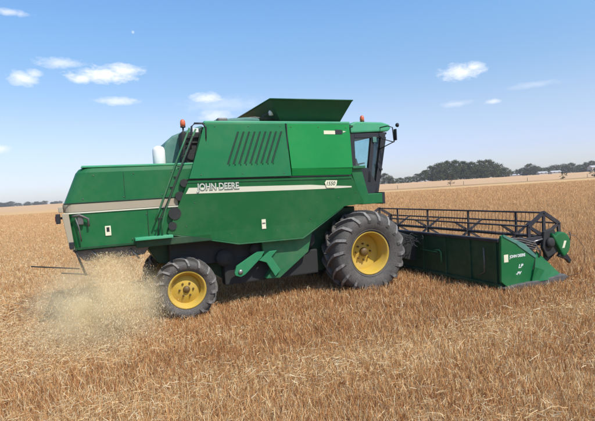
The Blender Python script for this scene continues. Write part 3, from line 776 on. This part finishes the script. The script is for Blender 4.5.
# lying straw and chaff
x, y = scatter(330000, 3.4, 60)
u, v = uv_of(x, y)
dens = .03+1.1*np.minimum(windrow(v), 1)*vnoise(x, y, .9, 8)*1.4+.5*((u < -5) & (abs(v) < 3.6))+.30*np.clip(vnoise(x, y, 1.3, 12)*1.8-.8, 0, 1)+.3*np.clip((-x-2)/5, 0, 1)
keep = rng.random(len(x)) < dens; x, y = x[keep], y[keep]; n = len(x); u, v = uv_of(x, y)
a = rng.random(n)*2*np.pi; L = (.025+.13*rng.random(n)**2)*(1+.012*y)
el_ = rng.normal(.08, .22, n)
vec = np.stack([np.cos(a)*L*np.cos(el_), np.sin(a)*L*np.cos(el_), np.sin(el_)*L], 1)
z = hgt(x, y)+rng.uniform(.01, .13, n)+.06*np.minimum(windrow(v), 1)*rng.random(n)
t = np.full((n, 1), .75); W = np.concatenate([.25*t, .5*t, 1.0*t, 1.3*t, .8*t, .08*t], 1)
blades('loose_straw', np.stack([x, y, z], 1), vec, (.0024+.00045*y)*(.7+.6*rng.random(n)), pick(n, W), 'pale loose straw lying in a swath over the stubble', 'straw')

# brown straw already dropped behind the machine
n = 42000
cu = rng.uniform(-7.6, -4.4, n); cv_ = rng.normal(-2.0, 1.0, n)
hp = vnoise(cu+40, cv_+40, .45, 31)*np.exp(-((cv_+2.0)/1.5)**2)*np.clip((cu+7.6)/1.2, 0, 1)
sel = rng.random(n) < hp*2.2; cu, cv_, hp = cu[sel], cv_[sel], hp[sel]; n = len(cu)
x = ORG.x+cu*cA+cv_*sA; y = ORG.y+cu*sA-cv_*cA; z = .03+hp*.34*rng.random(n)
d = rng.standard_normal((n, 3)); d[:, 2] *= .45; d /= np.linalg.norm(d, axis=1, keepdims=True)
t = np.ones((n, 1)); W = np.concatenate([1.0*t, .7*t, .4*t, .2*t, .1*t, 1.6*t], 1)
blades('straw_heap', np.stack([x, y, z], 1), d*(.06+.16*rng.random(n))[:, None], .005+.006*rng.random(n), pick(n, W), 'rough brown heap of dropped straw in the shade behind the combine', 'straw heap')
# chaff thrown out by the chopper
n = 250000
q = rng.random(n)**.7                                   # along the throw, outlet to ground
br = (rng.random(n) < .22)                              # a lower, wider skirt of chaff drifting back
sx_ = np.where(br, .75, .13+.36*q)
cu = np.where(br, -5.95, -5.45+.22*q)+rng.normal(0, 1, n)*sx_; cv_ = np.where(br, 1.9, .45+1.9*q)+rng.normal(0, 1, n)*np.where(br, .75, .16+.42*q)
cw = np.where(br, np.abs(rng.normal(0, .34, n)), 1.42*(1-q**1.8)+np.abs(rng.normal(0, 1, n))*(.04+.28*q))+.02
clot = vnoise(cu+40+.7*cw, cv_+40+cw, .20, 21)*.6+vnoise(cu+40, cw+40+.5*cv_, .45, 22)*.6
sel = (cw < 1.5) & (rng.random(n) < clot**2*1.5) & ~((cv_ > .70) & (cv_ < 1.52) & (cu > -4.68)) & ~((cu > -4.75+.25*np.clip(cv_-1.5, 0, 1)) & (rng.random(n) < .85)); cu, cw, cv_, q, br = cu[sel], cw[sel], cv_[sel], q[sel], br[sel]; n = len(cu)
x = ORG.x+cu*cA+cv_*sA; y = ORG.y+cu*sA-cv_*cA
fu = np.where(br, -.8, -.25); fv = np.where(br, .3, 1.0); fw = np.where(br, -.1, .2-1.7*q)   # flow direction
d = np.stack([fu*cA+fv*sA, fu*sA-fv*cA, fw], 1)+.55*rng.standard_normal((n, 3)); d /= np.linalg.norm(d, axis=1, keepdims=True); L = (.007+.045*rng.random(n)**3.5)[:, None]
t = np.ones((n, 1)); W = np.concatenate([.02*t, .15*t, .6*t, 1.5*t, 2.2*t, .01*t], 1)
blades('flying_chaff', np.stack([x, y, cw], 1), d*L, .0016+.003*rng.random(n)**2, pick(n, W), 'flying bits of straw under the rear hood of the combine', 'chaff')

# dust plume
def dust():
    bm = bmesh.new(); bmesh.ops.create_icosphere(bm, subdivisions=4, radius=1)
    me = bpy.data.meshes.new('dust_cloud'); bm.to_mesh(me); bm.free()
    o = bpy.data.objects.new('dust_cloud', me); COL.objects.link(o)
    u, v = -5.55, 1.6
    o.location = (ORG.x+u*cA+v*sA, ORG.y+u*sA-v*cA, .60); o.rotation_euler = (0, 0, HEAD); o.scale = (1.45, 1.8, 1.0)
    m = bpy.data.materials.new('dust_volume'); m.use_nodes = True; nt = m.node_tree; nt.nodes.clear()
    out = nt.nodes.new('ShaderNodeOutputMaterial'); pv = nt.nodes.new('ShaderNodeVolumePrincipled')
    pv.inputs['Color'].default_value = (1.0, .86, .56, 1); pv.inputs['Anisotropy'].default_value = -.1
    co = coords(nt); ln = nt.nodes.new('ShaderNodeVectorMath'); ln.operation = 'LENGTH'; nt.links.new(co, ln.inputs[0])
    fall = mrange(nt, ln.outputs['Value'], .15, 1.0, 1, 0)
    n1 = noise(nt, 2.6, 5, .62, co, .6); nn = mrange(nt, n1, .38, .70, 0, 1)
    dn = math_(nt, 'MULTIPLY', math_(nt, 'MULTIPLY', fall, fall), nn)
    nt.links.new(math_(nt, 'MULTIPLY', dn, 5), pv.inputs['Density'])
    nt.links.new(pv.outputs[0], out.inputs['Volume']); me.materials.append(m)
    tag(o, 'beige dust plume blowing out beneath the rear of the combine', 'dust', kind='stuff')
dust()

# ------------------------------------------------------------------ fence
FY = 194.
fence = empty('fence', (60, FY, 0)); tag(fence, 'thin wire fence with dark posts along the far edge of the field', 'fence')
px = [-25+0, 18, 42, 69.5-0, 96, 121, 147, 172, 198, 224, 250]
mb = MB()
for hh in (.5, .9, 1.3):
    mb.tube([(xx-60, 0, float(hgt(xx, FY))+hh) for xx in px], .008, 4)
mb.build('wire', M['grey'], fence)
for xx in px:
    mb = MB(); mb.tube([(xx-60, 0, float(hgt(xx, FY))-.2), (xx-60+.02, 0, float(hgt(xx, FY))+1.55)], [.09, .075], 7); mb.build('post', M['dark'], fence)

# ------------------------------------------------------------------ trees
def leaf_mat(name, ca, cb):
    m, nt, b = nodes_of(name); g = nt.nodes.new('ShaderNodeNewGeometry'); oi = nt.nodes.new('ShaderNodeObjectInfo')
    n1 = noise(nt, .35, 4, .6, g.outputs['Position'])
    f = math_(nt, 'MULTIPLY', math_(nt, 'ADD', n1, math_(nt, 'MULTIPLY', g.outputs['Random Per Island'], .5)), .75)
    c = mixrgb(nt, f, ca, cb)
    c = mixrgb(nt, math_(nt, 'MULTIPLY', oi.outputs['Random'], .35), c, (.10, .085, .05))
    nt.links.new(c, b.inputs['Base Color']); b.inputs['Roughness'].default_value = .9; b.inputs['Specular IOR Level'].default_value = .1
    return m
M['leaf'] = leaf_mat('eucalypt_leaves', (.034, .048, .020), (.095, .112, .048))
M['leaf_dry'] = leaf_mat('dry_bush_leaves', (.10, .07, .04), (.20, .13, .07))
M['bark'] = plain('bark', (.09, .07, .055), .9)
def tree_meshes(H, Wd, seed, ntuft=110, trunk_frac=.3, leaf=.85, mat='leaf', nl=34):
    r = random.Random(seed)
    mb = MB(); tops = []
    mb.tube([(0, 0, -.3), (r.uniform(-.1, .1)*H*.1, 0, H*trunk_frac*.6), (r.uniform(-.03, .03)*H, r.uniform(-.03, .03)*H, H*.62)], [H*.028, H*.02, H*.008], 7)
    for k in range(7):
        a = r.uniform(0, 6.28); z0 = H*r.uniform(trunk_frac*.6, .5); z1 = z0+H*r.uniform(.12, .35); rr = Wd*r.uniform(.2, .42)
        mb.tube([(0, 0, z0), (math.cos(a)*rr*.5, math.sin(a)*rr*.5, (z0+z1)/2), (math.cos(a)*rr, math.sin(a)*rr, z1)], [H*.012, H*.008, H*.004], 5)
    tb = mb
    bm = bmesh.new()
    for k in range(ntuft):
        a = r.uniform(0, 6.28); q = r.random()**.5; zf = r.uniform(.0, 1)
        prof = (math.sin(math.pi*min(1, .12+.86*zf)))**.6
        c = Vector((math.cos(a)*q*Wd*.46*prof, math.sin(a)*q*Wd*.46*prof, H*(trunk_frac*.55+(1-trunk_frac*.55-.06)*zf)))
        s = Wd*r.uniform(.07, .14)
        for j in range(nl):
            d = Vector((r.gauss(0, 1), r.gauss(0, 1), r.gauss(0, .75))).normalized()*s*r.random()**.4
            p = c+d; n = (d.normalized()+Vector((r.gauss(0, .5), r.gauss(0, .5), r.gauss(.2, .5)))).normalized()
            t = n.orthogonal().normalized(); t.rotate(Matrix.Rotation(r.uniform(0, 6.28), 3, n)); b_ = n.cross(t); L = leaf*r.uniform(.5, 1.1)
            vs = [bm.verts.new(p+t*L*.5), bm.verts.new(p+b_*L*.3), bm.verts.new(p-t*L*.5), bm.verts.new(p-b_*L*.3)]
            bm.faces.new(vs)
    cm = bpy.data.meshes.new('crown'); bm.to_mesh(cm); bm.free(); cm.materials.append(M[mat])
    tb.bm.normal_update(); tm = bpy.data.meshes.new('trunk'); tb.bm.to_mesh(tm); tb.bm.free(); tm.materials.append(M['bark'])
    return tm, cm
protos = [tree_meshes(14, 15, 1, 120, .2), tree_meshes(12, 15, 2, 110, .12), tree_meshes(13, 12, 3, 95, .24), tree_meshes(8, 12, 4, 90, .08, .7), tree_meshes(7, 11, 5, 90, .02, .65)]
PH = [14, 12, 13, 8, 7]
bushm = [tree_meshes(3.4, 3.6, 8, 26, .3, .22, 'leaf_dry', 16), tree_meshes(3.0, 3.2, 9, 30, .1, .25, 'leaf', 22)]
def tree(name, x, y, k, H, label, group, cat='tree', protos_=None, hs=None, sw=1.):
    pr = (protos_ or protos)[k]; s = H/(hs or PH)[k]
    r = empty(name, (x, y, float(hgt(x, y))-.1), random.uniform(0, 6.28)); r.scale = (s*sw, s*sw, s)
    tag(r, label, cat, group)
    for nm, me in (('trunk', pr[0]), ('crown', pr[1])):
        o = bpy.data.objects.new(nm, me); COL.objects.link(o); o.parent = r
def X(px_, y): return px_*y      # tangent of bearing times depth
def bearing(px_): return ((px_-297.5)+ (183-.06*(px_-380)-210.5)*-.0605*-1)/467.
def wx(px_, y): return (58.+(px_-378)*.7065)*y/330.
clump = [  # photo x, depth, proto, height, label
 (385, 352, 1, 8.2, 'small rounded tree standing apart just beside the combine cab'),
 (392, 350, 3, 5.0, 'low bush-like tree just right of the small rounded tree by the cab'),
 (400, 352, 4, 4.2, 'low hedge-like tree in the dip between the cab and the dark wood'),
 (408, 350, 3, 4.8, 'low tree in the dip, nearest to the dark wood'),
 (417, 352, 1, 6.4, 'tree at the low left end of the dark wood'),
 (425, 340, 2, 8.6, 'tree on the left shoulder of the dark wood'),
 (432, 345, 1, 11.5, 'tree where the dark wood rises to its full height'),
 (440, 338, 0, 13.4, 'broad tree at the left side of the dark wood top'),
 (448, 342, 0, 14.6, 'tallest tree of the dark wood, directly behind the reddish fence bush'),
 (456, 340, 1, 14.2, 'dark tree just right of the tallest tree of the wood'),
 (464, 345, 2, 13.6, 'narrower tree in the middle of the dark wood'),
 (472, 340, 1, 12.4, 'tree at the slight dip in the dark wood top'),
 (480, 342, 0, 13.6, 'full round tree right of the dip in the dark wood'),
 (488, 345, 1, 13.4, 'second tree from the right end of the dark wood'),
 (496, 350, 3, 11.0, 'last tall tree at the right end of the dark wood'),
 (503, 360, 3, 7.6, 'low tree where the dark wood tapers off to the right')]
for (p, d, k, h_, lab) in clump: tree('tree', wx(p, d), d, k, h_, lab, 'trees of the dark wood behind the far paddock', sw=1.0 if h_ > 9 else 1.25)
under = [(436, 336, 4), (452, 334, 4), (468, 336, 4), (484, 338, 4), (444, 360, 1), (476, 362, 1), (460, 362, 0)]
for i, (p, d, k) in enumerate(under): tree('tree', wx(p, d), d, k, [6, 6.5, 6, 5.5, 11, 11, 12][i], 'low shrubby tree filling the foot of the dark wood' if i < 4 else 'tree deep inside the dark wood, mostly hidden', 'shrubby trees inside the dark wood')
farr = [(510, 470, 4, 5.6), (517, 480, 3, 7), (524, 470, 3, 8.4), (530, 465, 1, 11.5), (535, 465, 3, 9.5), (541, 480, 3, 7.4), (548, 480, 3, 7.6), (555, 485, 3, 9.5), (565, 470, 3, 9.6), (571, 470, 1, 10), (579, 490, 4, 8), (586, 480, 3, 10), (592, 480, 1, 11), (599, 480, 3, 10), (607, 480, 1, 11)]
labs = ['low shrub-like tree just right of the dark wood', 'low tree behind the long white shed roof', 'round tree above the right end of the long shed', 'tallest tree on the right skyline', 'dark tree leaning against the tallest skyline tree', 'low tree behind the first small white house', 'tree between the two small white houses', 'tree standing behind the second white house', 'dark tree above the fence-side shrub on the right', 'broad skyline tree right of the second white house', 'low pale tree in the gap near the right edge', 'dark tree left of the last shed', 'tree beside the last shed at the right edge', 'tree behind the last shed', 'rightmost tree of the skyline, cut by the frame']
for (p, d, k, h_), lab in zip(farr, labs): tree('tree', wx(p, d), d, k, h_, lab, 'trees along the right skyline', sw=1.15)
r2 = random.Random(5)
for i in range(26):
    p = -12+3.2*i; d = 900; k = r2.choice([3, 4, 3, 1]); h_ = r2.uniform(4.0, 7.6) if i not in (7, 8, 9, 10) else r2.uniform(8, 10)
    x_ = (p-297.5-5)/467.*d
    tree('tree', x_, d+r2.uniform(-20, 20), k, h_, 'distant low tree on the left horizon behind the combine' if i not in (7, 8, 9, 10) else 'taller distant tree in the rise of the left horizon', 'trees along the left horizon', sw=1.6)
BH = [3.4, 3.0]
tree('bush', wx(450, 193), 193, 0, 3.9, 'sparse reddish bush growing on the fence line before the dark wood', None, 'bush', bushm, BH)
tree('bush', wx(563, 193), 193, 1, 3.4, 'dark green bush growing on the fence line near the right edge', None, 'bush', bushm, BH)
tree('bush', wx(594, 193), 193, 1, 4.2, 'green bush at the right edge of the photo on the fence line', None, 'bush', bushm, BH)

# ------------------------------------------------------------------ farm buildings on the skyline
def house(name, px_, d, L, Dp, hw, hr, roof, wallc, label, nwin):
    x_ = wx(px_, d); r = empty(name, (x_, d, float(hgt(x_, d))-.05)); tag(r, label, 'shed' if 'shed' in name else 'house')
    def bx(mb, a, b, c, e, f, g): mb.prism([(a, f), (b, f), (b, g), (a, g)], -c, -e)
    mb = MB(); mb.prism([(-Dp/2, 0), (Dp/2, 0), (Dp/2, hw), (0, hr), (-Dp/2, hw)], -L/2, L/2, axis='u'); mb.build('wall', wallc, r)
    mb = MB()
    for s in (-1, 1): quadplate(mb, (-L/2-.3, s*(Dp/2+.4), hw-.15), (L/2+.3, s*(Dp/2+.4), hw-.15), (L/2+.3, 0, hr+.05), (-L/2-.3, 0, hr+.05), .08)
    mb.build('roof', roof, r)
    for i in range(nwin):
        a = -L/2+L*(i+.5)/nwin; mb = MB(); mb.box(a-.6, a+.6, Dp/2+.01, Dp/2+.06, 1.0, 2.0); mb.build('window', M['black'], r)
M['zinc'] = plain('pale_zinc_roof', (.46, .44, .42), .5, 0, .08, 1); M['whitewall'] = plain('white_wall', (.42, .38, .34), .8, 0, .05, 1)
house('long_shed', 510, 430, 15, 6, 1.2, 1.9, M['zinc'], M['whitewall'], 'long low white shed at the right end of the dark wood', 3)
house('farmhouse', 542, 440, 8, 6, 1.7, 2.8, M['zinc'], M['whitewall'], 'small white house nearest to the tallest skyline tree', 2)
house('farmhouse', 555, 445, 9, 6, 1.8, 2.9, M['zinc'], M['whitewall'], 'small white house further right along the skyline', 2)
house('shed', 594, 440, 8, 7, 4.2, 5.6, M['zinc'], M['whitewall'], 'tall pale shed at the far right edge of the skyline', 2)

# ------------------------------------------------------------------ air
def haze():
    mb = MB(); mb.box(-1100, 1100, -1050, 40, -1.2, 30)
    m = bpy.data.materials.new('haze_air'); m.use_nodes = True; nt = m.node_tree; nt.nodes.clear()
    out = nt.nodes.new('ShaderNodeOutputMaterial'); pv = nt.nodes.new('ShaderNodeVolumePrincipled')
    pv.inputs['Color'].default_value = (.80, .87, 1, 1); pv.inputs['Density'].default_value = HAZE; pv.inputs['Anisotropy'].default_value = .2
    nt.links.new(pv.outputs[0], out.inputs['Volume'])
    o = mb.build('haze', m); tag(o, 'thin pale air haze over the whole field', 'haze', kind='stuff')
HAZE = .00024
haze()

# ------------------------------------------------------------------ light and sky
EL = R(53.5); az = R(22)
f_ = Vector((cA, sA, 0)); n_ = Vector((sA, -cA, 0)); hs_ = n_*math.cos(az)+f_*math.sin(az)
sd = hs_*math.cos(EL)+Vector((0, 0, math.sin(EL)))
sun = bpy.data.lights.new('sun', 'SUN'); sun.energy = 3.4; sun.angle = R(.5); sun.color = (1, .96, .89)
so = bpy.data.objects.new('sun', sun); COL.objects.link(so); so.rotation_euler = sd.to_track_quat('Z', 'Y').to_euler(); so.location = (0, 0, 60)
wd = bpy.data.worlds.new('World'); scn.world = wd; wd.use_nodes = True; nt = wd.node_tree
bg = nt.nodes['Background']
sky = nt.nodes.new('ShaderNodeTexSky'); sky.sky_type = 'NISHITA'; sky.sun_disc = False
sky.sun_elevation = EL; sky.sun_rotation = math.atan2(sd.x, sd.y); sky.altitude = 200; sky.air_density = 1.0; sky.dust_density = .6; sky.ozone_density = 2.2
gen = nt.nodes.new('ShaderNodeTexCoord').outputs['Generated']
SKYGAIN = 1.0
# clouds: soft puffs placed by compass bearing and height, frayed by noise
puffs = [(-21.5, 13.9, 2.9, .75, 1.0), (-19.3, 14.4, 1.9, .6, .9), (-23.6, 13.5, 1.5, .5, .9), (-25.7, 14.9, 2.2, .5, .55), (-29.3, 13.1, 1.15, .65, .8), (-28.3, 13.7, .7, .4, .6),
         (-20.1, 11.1, 2.1, .40, .6), (-10.0, 11.3, 1.7, .55, .75), (20.2, 11.95, 2.2, .85, 1.0), (21.3, 12.3, 1.1, .6, .9), (19.2, 8.6, 1.6, .3, .3), (23.2, 8.4, .75, .25, .55), (-9.2, 9.3, 1.7, .7, .6),
         (-30.0, 19.4, 1.6, .3, .55), (-32.0, 6.0, 1.0, .45, .55), (-8.0, 10.6, 4.5, .8, .28), (27.0, 9.6, 2.5, .3, .22)]
nv = nt.nodes.new('ShaderNodeVectorMath'); nv.operation = 'NORMALIZE'; nt.links.new(gen, nv.inputs[0]); D = nv.outputs[0]
mpn = nt.nodes.new('ShaderNodeMapping'); mpn.inputs['Scale'].default_value = (1, 1, 2.2); nt.links.new(D, mpn.inputs[0])
nA = noise(nt, 55, 6, .62, mpn.outputs[0], .3)
nB = noise(nt, 17, 4, .6, mpn.outputs[0], .2)
tot = None
for (a_, e_, wa, wh, s_) in puffs:
    a_, e_ = R(a_), R(e_)
    c = Vector((math.sin(a_)*math.cos(e_), math.cos(a_)*math.cos(e_), math.sin(e_)))
    rx = Vector((math.cos(a_), -math.sin(a_), 0)); ux = rx.cross(c)*1.0
    sb = nt.nodes.new('ShaderNodeVectorMath'); sb.operation = 'SUBTRACT'; nt.links.new(D, sb.inputs[0]); sb.inputs[1].default_value = c
    ds = []
    for ax_, sz in ((rx, R(wa)), (ux, R(wh))):
        dt = nt.nodes.new('ShaderNodeVectorMath'); dt.operation = 'DOT_PRODUCT'; nt.links.new(sb.outputs[0], dt.inputs[0]); dt.inputs[1].default_value = ax_/sz
        ds.append(math_(nt, 'MULTIPLY', dt.outputs['Value'], dt.outputs['Value']))
    dd = math_(nt, 'SQRT', math_(nt, 'ADD', ds[0], ds[1]))
    # frayed edge
    e = math_(nt, 'ADD', dd, math_(nt, 'MULTIPLY', math_(nt, 'SUBTRACT', nA, .5), 1.6))
    e = math_(nt, 'ADD', e, math_(nt, 'MULTIPLY', math_(nt, 'SUBTRACT', nB, .5), 1.2))
    m_ = mrange(nt, e, 1.3, .2, 0, s_)
    tot = m_ if tot is None else math_(nt, 'MAXIMUM', tot, m_)
hz = nt.nodes.new('ShaderNodeSeparateXYZ'); nt.links.new(D, hz.inputs[0])
rp = nt.nodes.new('ShaderNodeValToRGB'); nt.links.new(hz.outputs[2], rp.inputs[0])
stops = [(0, (.58, .61, .78)), (.02, (.60, .62, .78)), (.059, (.66, .62, .79)), (.10, (.74, .68, .76)), (.148, (.80, .74, .76)), (.242, (.74, .82, .85)), (.31, (.74, .90, .96)), (.37, (.72, .92, 1.03))]
els = rp.color_ramp.elements
els[0].position = stops[0][0]; els[0].color = (*stops[0][1], 1); els[1].position = stops[-1][0]; els[1].color = (*stops[-1][1], 1)
for p_, c_ in stops[1:-1]:
    e_ = els.new(p_); e_.color = (*c_, 1)
SKYC = mixrgb(nt, 1.0, sky.outputs[0], rp.outputs[0], 'MULTIPLY')
mn = nt.nodes.new('ShaderNodeVectorMath'); mn.operation = 'DISTANCE'; nt.links.new(D, mn.inputs[0])
mn.inputs[1].default_value = (math.sin(R(-17.9))*math.cos(R(18.44)), math.cos(R(-17.9))*math.cos(R(18.44)), math.sin(R(18.44)))
tot = math_(nt, 'MAXIMUM', tot, mrange(nt, mn.outputs['Value'], .0034, .0004, 0, .5))     # the day moon
cl = mixrgb(nt, tot, SKYC, (5.4, 5.5, 5.7))
nt.links.new(cl, bg.inputs['Color']); bg.inputs['Strength'].default_value = .15

# ------------------------------------------------------------------ camera
cam = bpy.data.cameras.new('camera'); cam.sensor_width = 36; cam.lens = 36*467/595; cam.clip_end = 9000; cam.clip_start = .05
co_ = bpy.data.objects.new('camera', cam); COL.objects.link(co_)
pt, rl = R(2.63), R(3.46)
fwd = Vector((0, math.cos(pt), -math.sin(pt))); r0 = Vector((1, 0, 0)); u0 = r0.cross(fwd)
rt_ = r0*math.cos(rl)-u0*math.sin(rl); up_ = u0*math.cos(rl)+r0*math.sin(rl)
mat = Matrix((rt_, up_, -fwd)).transposed().to_4x4(); mat.translation = (0, 0, 2.45)
co_.matrix_world = mat; scn.camera = co_
scn.view_settings.view_transform = 'Standard'; scn.view_settings.look = 'None'; scn.view_settings.gamma = 1; scn.view_settings.exposure = .5
scn.view_settings.use_curve_mapping = False
scn.cycles.use_denoising = True
scn.cycles.volume_bounces = 2; scn.cycles.max_bounces = 8; scn.cycles.volume_max_steps = 96; scn.cycles.use_adaptive_sampling = True; scn.cycles.adaptive_threshold = .02; scn.cycles.transparent_max_bounces = 12
